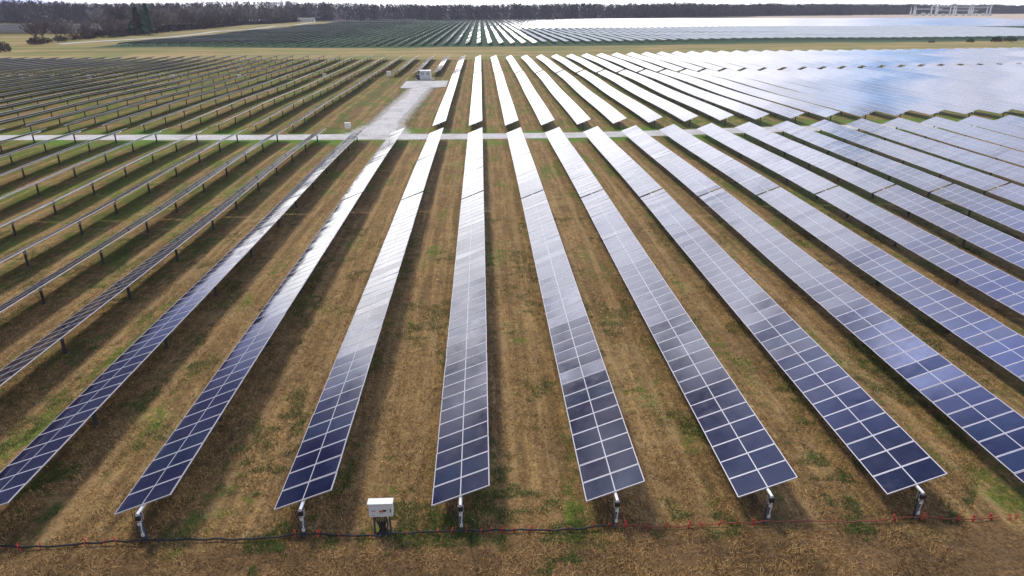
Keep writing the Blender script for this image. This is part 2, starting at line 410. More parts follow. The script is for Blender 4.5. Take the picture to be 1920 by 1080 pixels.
ribbon('gravel_path', [(-16.1, 105.6, 3.8), (-16.0, 110, 2.7), (-15.8, 118, 2.0), (-15.1, 140, 1.7), (-14.5, 160, 1.7), (-14.2, 173, 2.1)], 'gravel spur leading from the crossing road to the white cabin', dz=0.075, wob=0.35)
ribbon('gravel_pad', [(-19.2, 179, 7.6), (-14, 179, 8.2), (-8.4, 179, 7.2)], 'wide gravel pad in front of the white cabin', dz=0.10, step=1.0, wob=1.1)
ribbon('gravel_track', [(-216, 385, 3.5), (-205, 430, 3.2), (-203, 505, 2.8), (-206, 700, 2.8), (-212, 980, 2.8)], 'pale track along the left edge of the far solar field', dz=0.12, step=10, wob=0.3)

# ------------------------------------------------------------------ solar tables
TILT = math.radians(21.5); WID = 2.26; PZ = 1.33; PITCH = 1.045; ROW = 5.61; X0 = -0.98
def rowx(i): return X0 + ROW * i

def module_mesh():
    mb = MB(); a, b, h = WID / 2, 0.516, 0.018
    fw = 0.034
    # frame bars (butted), underside sheet, glass halves and the pale seam between them
    mb.box(-a, -a + fw, -b, b, -h, h, 1); mb.box(a - fw, a, -b, b, -h, h, 1)
    mb.box(-a + fw, a - fw, -b, -b + fw, -h, h, 1); mb.box(-a + fw, a - fw, b - fw, b, -h, h, 1)
    z = h - 0.004
    mb.quad((-a + fw, -b + fw, z), (-0.02, -b + fw, z), (-0.02, b - fw, z), (-a + fw, b - fw, z), 0)
    mb.quad((0.02, -b + fw, z), (a - fw, -b + fw, z), (a - fw, b - fw, z), (0.02, b - fw, z), 0)
    mb.quad((-0.02, -b + fw, z), (0.02, -b + fw, z), (0.02, b - fw, z), (-0.02, b - fw, z), 1)
    mb.quad((-a + fw, b - fw, -h + .006), (a - fw, b - fw, -h + .006), (a - fw, -b + fw, -h + .006), (-a + fw, -b + fw, -h + .006), 2)
    return mb.mesh('module', ['glass', 'frame', 'back'])
MODULE = module_mesh()

def post_mesh(m_='galv'):
    mb = MB(); t = .012
    # H-beam driven into the ground
    mb.box(-.075, .075, -.05, -.05 + t, -.4, 1.16); mb.box(-.075, .075, .05 - t, .05, -.4, 1.16)
    mb.box(-.006, .006, -.05 + t, .05 - t, -.4, 1.16)
    return mb.mesh('post', [m_])
POST = post_mesh(); DPOST = post_mesh('galv_dark')
def bearing_mesh():
    mb = MB()
    mb.box(-.10, .10, -.062, -.052, .92, 1.20, 0); mb.box(-.10, .10, .052, .062, .92, 1.20, 0)
    pts = [(math.cos(t) * .082, 0, 1.255 + math.sin(t) * .082) for t in np.linspace(math.pi * .95, 2.05 * math.pi, 9)]
    mb.tube(pts, .024, 6, 1)
    for z_ in (0.98, 1.08):
        for s_ in (-.06, .06): mb.tube([(s_, -.085, z_), (s_, .085, z_)], .014, 6, 1)
    return mb.mesh('bearing', ['tube', 'black'])
BEARING = bearing_mesh()
def endhead_mesh():          # clamp, damper and cable loop at the road end of each row
    mb = MB()
    mb.box(-.09, .09, -.16, -.07, 1.02, 1.19, 1)
    mb.box(-.055, .055, -.13, -.06, .80, .90, 0)
    mb.tube([(.03, -.09, 1.05), (.05, -.10, .8), (.02, -.09, .55), (.03, -.07, .32)], .022, 6, 0)
    mb.box(-.04, .06, -.11, -.06, .30, .42, 0)
    return mb.mesh('drive_bracket', ['tube', 'black'])
ENDHEAD = endhead_mesh()
def leads_mesh():
    mb = MB()
    mb.tube([(-.55, .55, 1.05), (-.42, .3, .75), (-.25, .1, .55), (-.10, -.03, .30), (-.08, -.05, .05)], .012, 5, 0)
    mb.tube([(-.45, .6, 1.08), (-.36, .3, .85), (-.12, .02, .62), (-.09, -.04, .40)], .010, 5, 0)
    return mb.mesh('string_cable', ['black'])
LEADS = leads_mesh()
POSTFAR = {}
def simple_post():
    mb = MB(); mb.box(-.075, .075, -.05, .05, -.4, 1.2); return mb.mesh('post', ['galv_dark'])
SPOST = simple_post()

def wave(i, y):   # slow twist of a tracker line, radians
    return math.radians(0.9 * math.sin(y * 0.105 + i * 1.7) + 0.5 * math.sin(y * 0.043 + i * 0.9))

def tube_obj(root, x, ya, yb, y0, z0, post_ys):
    ps = [ya] + [p for p in post_ys if ya < p < yb] + [yb]
    mb = MB()
    mb.tube([(0, p - y0, tz(x, p) + PZ - 0.085 - z0) for p in ps], .062, 8)
    return link('torque_tube', mb.mesh('torque_tube', ['tube']), root)

def table_modules(i, y0, n, label, group, posts, front):
    x = rowx(i); z0 = tz(x, y0)
    root = link('solar_table', None, None, (x, y0, z0)); tag(root, label, 'solar panel', group)
    ya = y0 - (0.42 if front else 0.2); yb = y0 + n * PITCH + 0.2
    tube_obj(root, x, ya, yb, y0, z0, posts)
    base = random.gauss(0, math.radians(0.35)) - (math.radians(2.0) if i == -3 else 0); rs = math.radians(0.13 if i < -1 else 0.33)
    for k in range(n):
        yy = y0 + (k + .5) * PITCH
        sl = (tz(x, yy + .5) - tz(x, yy - .5))
        o = link('module', MODULE, root, (0, yy - y0, tz(x, yy) + PZ - z0))
        ry = -(TILT + base + wave(i, yy) * min(1, max(0, -i - 1) * .5 + .35) + random.gauss(0, rs))
        o.rotation_euler = (math.atan(sl) + random.gauss(0, rs * 1.4), ry, 0)
    for p in posts:
        zz_ = tz(x, p) - z0
        po = link('post', POST if front and p == posts[0] else DPOST, root, (0, p - y0, zz_))
        link('bearing', BEARING, po)
        if front and p == posts[0]:
            link('drive_bracket', ENDHEAD, po); link('string_cable', LEADS, po)
    return root

def strip_mesh(i, x, y0, y1, z0, tilt, step=4.0, posts=None, mats=('glass_strip', 'frame', 'back')):
    """one long run of modules following the ground"""
    n = max(2, int((y1 - y0) / step)); mb = MB(); ysn = np.linspace(y0, y1, n + 1); sec = []
    hw = WID / 2; fw = .05; th = .04
    jit = random.gauss(0, math.radians(.4))
    for yy in ysn:
        a = tilt + jit + wave(i, yy) * .6
        c, s_ = math.cos(a), math.sin(a); zc = tz(x, yy) + PZ - z0
        def P(u, w_): return (u * c - w_ * s_, yy - y0, zc + u * s_ + w_ * c)
        sec.append([P(-hw, -th), P(-hw, 0), P(-hw + fw, 0.003), P(hw - fw, 0.003), P(hw, 0), P(hw, -th)])
    for k in range(n):
        A, B = sec[k], sec[k + 1]; va, vb = ysn[k] - y0, ysn[k + 1] - y0
        mb.quad(A[2], A[3], B[3], B[2], 0, [(-hw + fw, va), (hw - fw, va), (hw - fw, vb), (-hw + fw, vb)])
        mb.quad(A[1], A[2], B[2], B[1], 1); mb.quad(A[3], A[4], B[4], B[3], 1)
        mb.quad(A[0], A[1], B[1], B[0], 1); mb.quad(A[4], A[5], B[5], B[4], 1)
        mb.quad(A[5], A[0], B[0], B[5], 2)
    for q_ in (sec[0], sec[-1]):
        mb.quad(q_[0], q_[1], q_[4], q_[5], 1)
    return mb, sec

def table_strip(i, y0, y1, label, group, posts, with_posts=True, tilt=TILT, name='panel_surface'):
    x = rowx(i); z0 = tz(x, y0)
    mb, _ = strip_mesh(i, x, y0, y1, z0, tilt)
    root = link('solar_table', None, None, (x, y0, z0)); tag(root, label, 'solar panel', group)
    link('panel_surface', mb.mesh('panel_surface', ['glass_strip', 'frame', 'back']), root)
    tube_obj(root, x, y0 - .3, y1 + .3, y0, z0, posts)
    if with_posts:
        for p in posts: link('post', SPOST, root, (0, p - y0, tz(x, p) - z0))
    return root

G1 = 'solar tables of the front block'; G2 = 'solar tables of the block beyond the gravel road'; G3 = 'solar tables of the far field'
def side_box(i):
    return (ordw(i + 1), 'right') if i >= 0 else (ordw(-i), 'left')
def side_cab(i):
    return (ordw(i + 3), 'right') if i >= -2 else (ordw(-i - 2), 'left')
Y1, N1 = 20.36, 41; Y2, N2 = 63.55, 37
for i in range(-8, 10):
    o, s_ = side_box(i)
    look = 'navy blue' if i >= 2 else ('dark' if i < -1 else 'grey blue')
    table_modules(i, Y1, N1, f'{look} table of nearest block, {o} row {s_} of the white box, near section', G1,
                  [20.05 + 7.75 * k for k in range(6)], True)
for i in range(-12, 15):
    o, s_ = side_box(i)
    look = 'thin looking' if i < -3 else ('pale blue' if i > 4 else 'white shining')
    table_modules(i, Y2, N2, f'{look} table ending at the gravel road, {o} row {s_} of white box', G1,
                  [65.0 + 7.1 * k for k in range(6)], False)
for i in range(-24, 28):
    if i in (-2, -3, -4): continue
    o, s_ = side_cab(i)
    look = 'dark' if i < -4 else ('pale' if i > 9 else 'white shining')
    table_strip(i, 108.9, 195.8, f'{look} table just beyond the gravel road, {o} row {s_} of white cabin', G2,
                [109.5 + 7.75 * k for k in range(12)])
for i in range(-30, 37):
    o, s_ = side_cab(i)
    look = 'dark' if i < -4 else ('sky blue' if i > 12 else 'white shining')
    table_strip(i, 198.4, 269.8, f'{look} table backing onto the meadow, {o} row {s_} of white cabin', G2,
                [199.6 + 7.6 * k for k in range(10)])

def far_table(i, y0, y1, label, tilt=TILT, group=G3, mats=('glass_strip', 'frame', 'back')):
    x = rowx(i); z0 = tz(x, y0)
    mb, _ = strip_mesh(i, x, y0, y1, z0, tilt, step=12.0)
    for p in np.arange(y0 + 1, y1, 14.6):
        zg = tz(x, p) - z0; mb.box(-.08, .08, p - y0 - .06, p - y0 + .06, zg - .3, zg + 1.25, 1)
    o = link('solar_table', mb.mesh('solar_table', list(mats)), None, (x, y0, z0))
    return tag(o, label, 'solar panel', group)
for i in range(-31, 6):
    o = ordw(abs(i)); s_ = 'right' if i > 0 else 'left'
    lab = 'thin bright row in the far field, the one running straightest up the picture' if i == 0 else \
          (f'thin {"bright" if i > -9 else "grey green"} row in the far field, {o} {s_} of the straightest one')
    far_table(i, 362, 985, lab)
for i in range(6, 71):
    far_table(i, 372, 590, f'dull grey row at the far field front, {ordw(i)} right of the straightest one', tilt=math.radians(8), mats=('dull_reflection', 'dull_reflection', 'back'))
# the remaining far runs are past counting: one sheet of distant rows each
def far_mass(rows, y0, y1, tilt, label, name='solar_rows'):
    mb = MB()
    for i in rows:
        x = rowx(i); m2, _ = strip_mesh(i, x, y0, y1, 0, tilt, step=30.0)
        k = len(mb.v); mb.v += [(v[0] + x, v[1] + y0, v[2]) for v in m2.v]
        nf = len(mb.f)
        mb.f += [tuple(k + q_ for q_ in f_) for f_ in m2.f]; mb.mi += m2.mi
        for fi, u in m2.uv.items(): mb.uv[nf + fi] = u
    return tag(link(name, mb.mesh(name, ['glass_strip', 'frame', 'back'])), label, 'solar panels', None, 'stuff')
far_mass(range(6, 126), 600, 1040, TILT, 'white gleaming mass of distant solar rows before the woods')
far_mass(range(-87, -48), 515, 790, TILT, 'blue grey strip of distant solar rows behind the left hedgerow')

# ------------------------------------------------------------------ combiner box, cable and clips
def box_thing():
    x, y = -3.80, 20.10; root = link('combiner_box', None, None, (x, y, tz(x, y))); root.scale = (1.17, 1.0, 1.07)
    tag(root, 'white electrical box on a short stand with a red and dark label', 'electrical box')
    mb = MB(); mb.box(-.36, .36, -.13, .13, .78, 1.30); me_ = mb.mesh('cabinet', ['pale']); c = link('cabinet', me_, root)
    bv = c.modifiers.new('bevel', 'BEVEL'); bv.width = .012; bv.segments = 2
    mb = MB(); mb.quad((-.39, -.17, 1.302), (.39, -.17, 1.302), (.39, .16, 1.335), (-.39, .16, 1.335)); mb.box(-.39, .39, -.17, .16, 1.301, 1.335)
    mb = MB(); mb.box(-.38, .38, -.17, .15, 1.303, 1.335); link('lid', mb.mesh('lid', ['white']), root)
    mb = MB(); mb.box(-.345, .345, -.146, -.133, .80, 1.275); d = link('door', mb.mesh('door', ['pale']), root)
    mb = MB(); mb.box(.29, .315, -.172, -.149, .98, 1.10); link('handle', mb.mesh('handle', ['galv_dark']), d)
    mb = MB(); mb.box(-.04, .06, -.150, -.148, .98, 1.06, 0); mb.box(.065, .17, -.150, -.148, 1.0, 1.075, 1); mb.box(-.02, .12, -.150, -.148, .94, .965, 2)
    link('warning_label', mb.mesh('warning_label', ['red', 'black', 'inkgrey']), d)
    mb = MB(); mb.box(-.27, -.15, -.150, -.148, 1.02, 1.06, 0); mb.box(-.27, -.19, -.150, -.148, .86, .88, 0); link('name_plate', mb.mesh('name_plate', ['inkgrey']), d)
    for s_ in (-.24, .24):
        mb = MB(); mb.box(s_ - .03, s_ + .03, -.03, .03, -.4, .78); link('leg', mb.mesh('leg', ['galv_dark']), root)
    mb = MB()
    for k in range(7):
        a = -.20 + .055 * k
        mb.tube([(a, -.04, .78), (a + .02, -.06, .6), (.02 + a * .5, -.08, .38), (.05 + a * .6, -.10, .16), (.05 + a * 1.3, -.18, .04)], .022, 6, 0)
    mb.tube([(.10, 0, .78), (.17, 0, .45), (.14, -.05, .1)], .03, 6, 1)
    link('cable_bundle', mb.mesh('cable_bundle', ['black', 'galv_dark']), root)
    mb = MB()
    for k in range(6):
        t = k * 1.05; mb.tube([(.02, -.08, .04), (.02 + .2 * math.cos(t), -.1 + .17 * math.sin(t), .12), (.02 + .34 * math.cos(t), -.1 + .26 * math.sin(t), -.02)], .02, 5, 0)
    link('cable_coil', mb.mesh('cable_coil', ['galv_dark']), root)
box_thing()

def ch(x):      # height of the hanging messenger cable
    posts = [rowx(k) for k in range(-6, 8)]
    for a, b in zip(posts[:-1], posts[1:]):
        if a <= x <= b: t = (x - a) / (b - a); return 0.22 - 0.12 * math.sin(math.pi * t) + .02 * math.sin(x * 7)
    return .2
def cy(x): return 19.90 + 0.035 * math.sin(x * 1.7) + .02 * math.sin(x * 5.1)
def cable(name, xa, xb, r, label, m_):
    mb = MB(); n = int((xb - xa) / .22); mb.tube([(x_, cy(x_), tz(x_, 19.9) + ch(x_)) for x_ in np.linspace(xa, xb, n)], r, 6)
    return tag(link(name, mb.mesh(name, [m_])), label, 'cable')
cable('cable', -19, 4.55, .034, 'thick black cable hanging low along the front posts, left side', 'black')
M['rust'] = simple('rusty_wire', (0.24, 0.055, 0.035), 0.7)
cable('wire', 4.55, 19, .021, 'thin reddish wire continuing right from the black cable', 'rust')
def clip_mesh(v):
    mb = MB(); r = random.Random(v)
    mb.tube([(math.cos(t) * .055, 0, math.sin(t) * .055 + .02) for t in np.linspace(0, 2 * math.pi, 11)], .014, 6, cap=False)
    mb.tube([(0, 0, .08), (r.uniform(-.03, .03), .02, .15), (r.uniform(-.04, .04), -.02, .20)], .014, 6)
    mb.box(-.035, .035, -.012, .012, -.13, -.03); mb.box(-.05, .02, -.02, .01, .10, .17)
    return mb.mesh('cable_clip', ['red'])
CL = [clip_mesh(k) for k in range(3)]
px_clips = [8, 38, 73, 110, 188, 222, 242, 562, 604, 643, 672, 700, 763, 790, 822, 847, 873, 901, 917, 940, 962, 992, 1026, 1064, 1108, 1136, 1169, 1209, 1246, 1288, 1312, 1345, 1377, 1408, 1680, 1734, 1770, 1803, 1831, 1868, 1905, 1918]
PRX = [rowx(k) for k in range(-4, 6)]
seen = {}
for k, p in enumerate(px_clips):
    x_ = (p - 864) / 286.4 * ROW + X0
    o = link('cable_clip', CL[k % 3], None, (x_, cy(x_), tz(x_, 19.9) + ch(x_)), (random.uniform(-.3, .3), random.uniform(-.3, .3), random.uniform(0, 3)))
    sc = random.uniform(.65, 1.15); o.scale = (sc, sc, sc)
    j = math.floor((x_ - X0) / ROW); seen[j] = seen.get(j, 0) + 1
    a = 'the post just right of the white box' if j == 0 else (f'the {ordw(j + 1)} post right of white box' if j > 0 else
        ('the post just left of the white box' if j == -1 else f'the {ordw(-j)} post left of white box'))
    tag(o, f'red clip on the cable, {ordw(seen[j])} right of {a}', 'clip', 'red clips along the cable')

# ------------------------------------------------------------------ cabin and small cabinets
def cabin():
    x, y = -14.4, 188.8; root = link('inverter_cabin', None, None, (x, y, tz(x, y)))
    tag(root, 'white boxy equipment cabin on the gravel pad between short solar rows', 'cabin')
    mb = MB(); mb.box(-2.6, 2.2, -1.2, 1.3, .0, .2); link('plinth', mb.mesh('plinth', ['concrete']), root)
    mb = MB(); mb.box(-1.45, 1.35, -1.1, 1.2, .2, 2.35); link('body', mb.mesh('body', ['wall_white']), root)
    mb = MB(); mb.box(-1.52, 1.42, -1.2, 1.27, 2.35, 2.45); link('roof', mb.mesh('roof', ['white']), root)
    for s_ in (-1, 1):
        mb = MB(); a = -.05 + s_ * .72; mb.box(a - .64, a + .64, -1.15, -1.103, .3, 2.25, 0)
        d = link('door', mb.mesh('door', ['pale']), root)
        mb = MB()
        for q_ in range(6): mb.box(a - .4, a + .4, -1.18, -1.153, 1.4 + q_ * .11, 1.46 + q_ * .11)
        link('vent', mb.mesh('vent', ['inkgrey']), d)
    mb = MB(); mb.box(-2.35, -1.5, -.9, .9, .2, 1.5); link('transformer', mb.mesh('transformer', ['galv_dark']), root)
cabin()
def cabinet(x, y, s, label, m_='white'):
    root = link('equipment_cabinet', None, None, (x, y, tz(x, y))); root.scale = (s, s, s); tag(root, label, 'cabinet', 'small white cabinets')
    mb = MB(); mb.box(-.5, .5, -.28, .28, .5, 1.5); link('cabinet', mb.mesh('cabinet', [m_]), root)
    mb = MB(); mb.box(-.56, .56, -.34, .32, 1.5, 1.56); link('lid', mb.mesh('lid', ['white']), root)
    for q_ in (-.4, .4):
        mb = MB(); mb.box(q_ - .04, q_ + .04, -.04, .04, -.3, .5); link('leg', mb.mesh('leg', ['galv']), root)
cabinet(-20.9, 110.6, .8, 'white cabinet beside the mouth of the gravel spur')
cabinet(-25.0, 197.1, 1.1, 'white cabinet at the row seam just left of the white cabin')
for (x_, n_) in ((-42.3, 'nearest the cabin'), (-65.0, 'second from the cabin'), (-82.5, 'third from the cabin'), (-104.5, 'fourth from the cabin'), (-122.0, 'farthest left')):
    cabinet(x_ , 197.1, .8, f'pale cabinet standing among the dark left rows, {n_}', 'pale')

# ------------------------------------------------------------------ vegetation
def tri_mesh(name, V, mats, midx=None):
    n = len(V) // 3; me_ = bpy.data.meshes.new(name)
    me_.vertices.add(len(V)); me_.vertices.foreach_set('co', np.asarray(V, np.float32).ravel())
    me_.loops.add(3 * n); me_.loops.foreach_set('vertex_index', np.arange(3 * n, dtype=np.int32))
    me_.polygons.add(n); me_.polygons.foreach_set('loop_start', np.arange(0, 3 * n, 3, dtype=np.int32))
    for m_ in mats: me_.materials.append(M[m_])
    if midx is not None: me_.polygons.foreach_set('material_index', midx.astype(np.int32))
    me_.update(calc_edges=True); me_.validate(); return me_

def vnoise(x, y, sc, seed):
    r = np.random.default_rng(seed); T = r.random((256, 256)); u = x / sc + 500; v = y / sc + 500
    i = np.floor(u).astype(int); j = np.floor(v).astype(int); fu = u - i; fv = v - j
    fu = fu * fu * (3 - 2 * fu); fv = fv * fv * (3 - 2 * fv); g = lambda a, b: T[a % 256, b % 256]
    return (g(i, j) * (1 - fu) * (1 - fv) + g(i + 1, j) * fu * (1 - fv) + g(i, j + 1) * (1 - fu) * fv + g(i + 1, j + 1) * fu * fv)

def blades(n, x0, x1, y0, y1, hmin, hmax, wd, seed, keep, fan=True):
    r = np.random.default_rng(seed); y = y0 + (y1 - y0) * r.random(n) ** 1.4
    half = 0.80 * y + 2; x = (r.random(n) * 2 - 1) * half; k = keep(x, y, r); x, y = x[k], y[k]; n = len(x)
    h = hmin + (hmax - hmin) * r.random(n); a = r.random(n) * 2 * np.pi; lean = r.normal(0, .9, (n, 2)) * h[:, None]
    z = terr(x, y) - .01; wv = wd * (0.6 + .8 * r.random(n))
    dx, dy = np.cos(a) * wv, np.sin(a) * wv
    V = np.empty((n, 3, 3)); V[:, 0] = np.stack([x - dx, y - dy, z], 1); V[:, 1] = np.stack([x + dx, y + dy, z], 1)
    V[:, 2] = np.stack([x + lean[:, 0], y + lean[:, 1], z + h], 1); return V.reshape(-1, 3)
def k_straw(x, y, r):
    q_ = vnoise(x, y * .5, .8, 3) * .6 + vnoise(x, y, .25, 4) * .4; return q_ > .47
def k_brown(x, y, r):
    q_ = vnoise(x, y * .5, .9, 8) * .6 + vnoise(x, y, .3, 9) * .4; return q_ > .52
def k_green(x, y, r):
    q_ = vnoise(x, y * .45, 1.5, 5) * .6 + vnoise(x, y, .5, 6) * .4
    q_ = q_ + np.clip(-x - 8, 0, 30) * .003 + np.clip(x - 8, 0, 30) * .002 - np.where(y < 19.3, .15, 0)
    return q_ + r.normal(0, .025, len(x)) > .69
tag(link('dry_grass', tri_mesh('dry_grass', blades(330000, 0, 0, 16.0, 46, .03, .12, .013, 21, k_straw), ['straw'])), 'straw coloured dead grass on the lanes', 'grass', None, 'stuff')
tag(link('brown_grass', tri_mesh('brown_grass', blades(200000, 0, 0, 16.0, 46, .03, .13, .014, 22, k_brown), ['strawdark'])), 'dark brown dead grass on the lanes', 'grass', None, 'stuff')
tag(link('green_grass', tri_mesh('green_grass', blades(700000, 0, 0, 17.0, 60, .05, .16, .014, 23, k_green), ['green'])), 'patches of fresh green grass between the rows', 'grass', None, 'stuff')

def bare_tree(seed, h, pale=False):
    r = random.Random(seed); mb = MB()
    mb.tube([(0, 0, -.5), (r.uniform(-.1, .1), 0, h * .3), (r.uniform(-.3, .3), r.uniform(-.3, .3), h * .62)], h * .018 + .04, 6, 0, h * .008)
    tr = mb; cr = MB(); V = []
    for b in range(20):
        z0_ = h * (0.22 + .42 * r.random()); a = r.uniform(0, 6.28); L_ = h * r.uniform(.22, .42) * (1.15 - z0_ / h * .5); up = r.uniform(.6, 1.3)
        p0 = Vector((0, 0, z0_)); d = Vector((math.cos(a), math.sin(a), up)).normalized(); p1 = p0 + d * L_
        d2 = (d + Vector((r.uniform(-.3, .3), r.uniform(-.3, .3), .5))).normalized(); p2 = p1 + d2 * L_ * .6
        cr.tube([p0, p1, p2], h * .0055 + .01, 4, 0, .03)
        for k in range(44):
            base = p0.lerp(p1, r.uniform(.35, 1)) if r.random() < .5 else p1.lerp(p2, r.random())
            dv = Vector((r.gauss(0, .7), r.gauss(0, .7), r.uniform(.1, 1.3))).normalized() * h * r.uniform(.06, .15)
            sd = dv.orthogonal().normalized() * (.05 + .008 * h)
            V += [base - sd, base + sd, base + dv]
    k0 = len(cr.v)
    for q_ in range(0, len(V), 3):
        cr.v += [tuple(V[q_]), tuple(V[q_ + 1]), tuple(V[q_ + 2])]; cr.f.append((k0 + q_, k0 + q_ + 1, k0 + q_ + 2)); cr.mi.append(1)
    return tr.mesh('trunk', ['bark']), cr.mesh('crown', ['bark', 'twig_pale' if pale else 'twig'])
def evergreen(seed, h):
    r = random.Random(seed); tr = MB(); tr.tube([(0, 0, -.5), (0, 0, h * .9)], .28, 6, 0, .06); cr = MB()
    for k in range(1100):
        t = r.random() ** .8; z_ = h * (.08 + .92 * t); rad = h * .20 * (1 - t) ** .75 * (0.75 + .35 * math.sin(z_ * 2.2 + seed)) + .15
        a = r.uniform(0, 6.28); rr = rad * math.sqrt(r.uniform(.15, 1)); c = Vector((math.cos(a) * rr, math.sin(a) * rr, z_))
        o_ = Vector((math.cos(a), math.sin(a), r.uniform(-.5, .2))) * r.uniform(.5, 1.0); sd = o_.orthogonal().normalized() * r.uniform(.25, .5)
        q_ = len(cr.v); cr.v += [tuple(c - sd), tuple(c + sd), tuple(c + o_)]; cr.f.append((q_, q_ + 1, q_ + 2)); cr.mi.append(0)
    return tr.mesh('trunk', ['bark']), cr.mesh('crown', ['needle'])
def bush_mesh(seed, w_, h, mt='shrub', n=420):
    r = random.Random(seed); cr = MB()
    for k in range(n):
        a = r.uniform(0, 6.28); rr = w_ * math.sqrt(r.random()) * .5; z_ = h * r.random() * (1 - (rr / (w_ * .55)) ** 2 * .7)
        c = Vector((math.cos(a) * rr, math.sin(a) * rr, z_)); o_ = Vector((r.gauss(0, .5), r.gauss(0, .5), r.uniform(.2, 1))).normalized() * r.uniform(.3, .9)
        sd = o_.orthogonal().normalized() * r.uniform(.08, .2)
        q_ = len(cr.v); cr.v += [tuple(c - sd), tuple(c + sd), tuple(c + o_)]; cr.f.append((q_, q_ + 1, q_ + 2)); cr.mi.append(0)
    return cr.mesh('bush', [mt])
def tree(name, ms, x, y, sc, label, cat, group):
    root = link(name, None, None, (x, y, tz(x, y)), (0, 0, random.uniform(0, 6.28))); root.scale = (sc, sc, sc)
    tag(root, label, cat, group); link('trunk', ms[0], root); link('crown', ms[1], root)
TB = [bare_tree(40 + k, 12, False) for k in range(4)]; TP = [bare_tree(60 + k, 12, True) for k in range(2)]; TE = [evergreen(70 + k, 15) for k in range(2)]
# hedgerow line: thin near the field corner, a dense row further along the track
hr = []
def hedge_x(t): return float(np.interp(t, [0, .2, .43, .73, 1], [-241, -245, -256, -258, -240]))
for k in range(16):
    t = k / 15; hr.append((-228 - 12 * t + random.uniform(-5, 5), 388 + 130 * t + random.uniform(-3, 3), random.uniform(.55, 1.05), 'thin'))
for k in range(66):
    t = (k + .5) / 66; hr.append((hedge_x(t) + random.uniform(-3, 3), 525 + 465 * t + random.uniform(-4, 4), random.uniform(1.05, 1.55), 'dense'))
for k in range(66):
    t = (k + .5) / 66; hr.append((hedge_x(t) - 18 + random.uniform(-9, 5), 528 + 465 * t + random.uniform(-4, 4), random.uniform(1.05, 1.65), 'back'))
nt = nd = nb = 0
for x_, y_, s_, kd in hr:
    pale = random.random() < .28; ms_ = random.choice(TP if pale else TB); c_ = 'pale grey' if pale else 'dark bare'
    if kd == 'thin':
        nt += 1; tree('bare_tree', ms_, x_, y_, s_, f'{c_} thin tree at the open end of left hedgerow, {ordw(nt)} from near end', 'tree', 'bare trees of the left hedgerow')
    elif kd == 'back':
        nb += 1; tree('bare_tree', ms_, x_, y_, s_, f'{c_} tree deeper in the dense left tree row, {ordw(nb)} beyond the open hedge', 'tree', 'bare trees of the left hedgerow')
    else:
        nd += 1; tree('bare_tree', ms_, x_, y_, s_, f'{c_} tall tree in the dense left tree row, {ordw(nd)} beyond the open hedge', 'tree', 'bare trees of the left hedgerow')
tree('evergreen_tree', TE[0], -231, 526, 1.38, 'dark green pointed evergreen, taller and right one of the pair by the hedgerow', 'tree', 'pair of evergreens')
tree('evergreen_tree', TE[1], -239, 528, 1.20, 'dark green evergreen, broader and left one of the pair by the hedgerow', 'tree', 'pair of evergreens')
tree('evergreen_tree', TE[1], -247, 531, .9, 'lower grey green evergreen at the left foot of the tall pair', 'tree', 'pair of evergreens')
def undergrowth():
    r_ = np.random.default_rng(77); n = 15000; t = r_.random(n); x_ = np.interp(t, [0, .2, .43, .73, 1], [-241, -245, -256, -258, -240]) + r_.uniform(-30, 3, n); y_ = 520 + 475 * t
    z_ = terr(x_, y_) + r_.random(n) * 2.8; C_ = np.stack([x_, y_, z_], -1)
    V = C_[:, None, :] + r_.normal(0, 1, (n, 3, 3)) * np.array([.8, .8, .7])
    tag(link('undergrowth', tri_mesh('undergrowth', V.reshape(-1, 3), ['shrub'])), 'dark tangled undergrowth below the left tree row', 'undergrowth', None, 'stuff')
undergrowth()
BM = [bush_mesh(90 + k, 6, 3.0) for k in range(3)]
for k in range(16):
    t = k / 15; x_ = -230 - 10 * t + random.uniform(-3, 3); y_ = 386 + 136 * t; sc = random.uniform(.8, 1.3)
    o = link('bush', BM[k % 3], None, (x_, y_, tz(x_, y_)), (0, 0, random.uniform(0, 6))); o.scale = (sc, sc * 1.3, sc)
    tag(o, f'dark brown bush at the foot of the left hedgerow, {ordw(k + 1)} from its near end', 'bush', 'hedgerow bushes')
o = link('bush', BM[0], None, (-213, 335, tz(-213, 335))); o.scale = (1.3, 1.3, 1.7); tag(o, 'dark round bush alone at the left edge of the meadow', 'bush')
for k, (x_, s_, l_) in enumerate(((217, .5, 'smallest bush, leftmost on the right meadow edge'), (236, .6, 'low brown bush second from left on the right meadow edge'), (249, .8, 'dark bush third from left on the right meadow edge'),
                                  (256, .95, 'widest dark bush on the right meadow edge'), (273, 1.05, 'dark bush at the far right end of the meadow edge'))):
    o = link('bush', BM[k % 3], None, (x_, 345, tz(x_, 345)), (0, 0, k)); o.scale = (s_, s_, s_); tag(o, l_, 'bush', 'bushes on the right meadow edge')

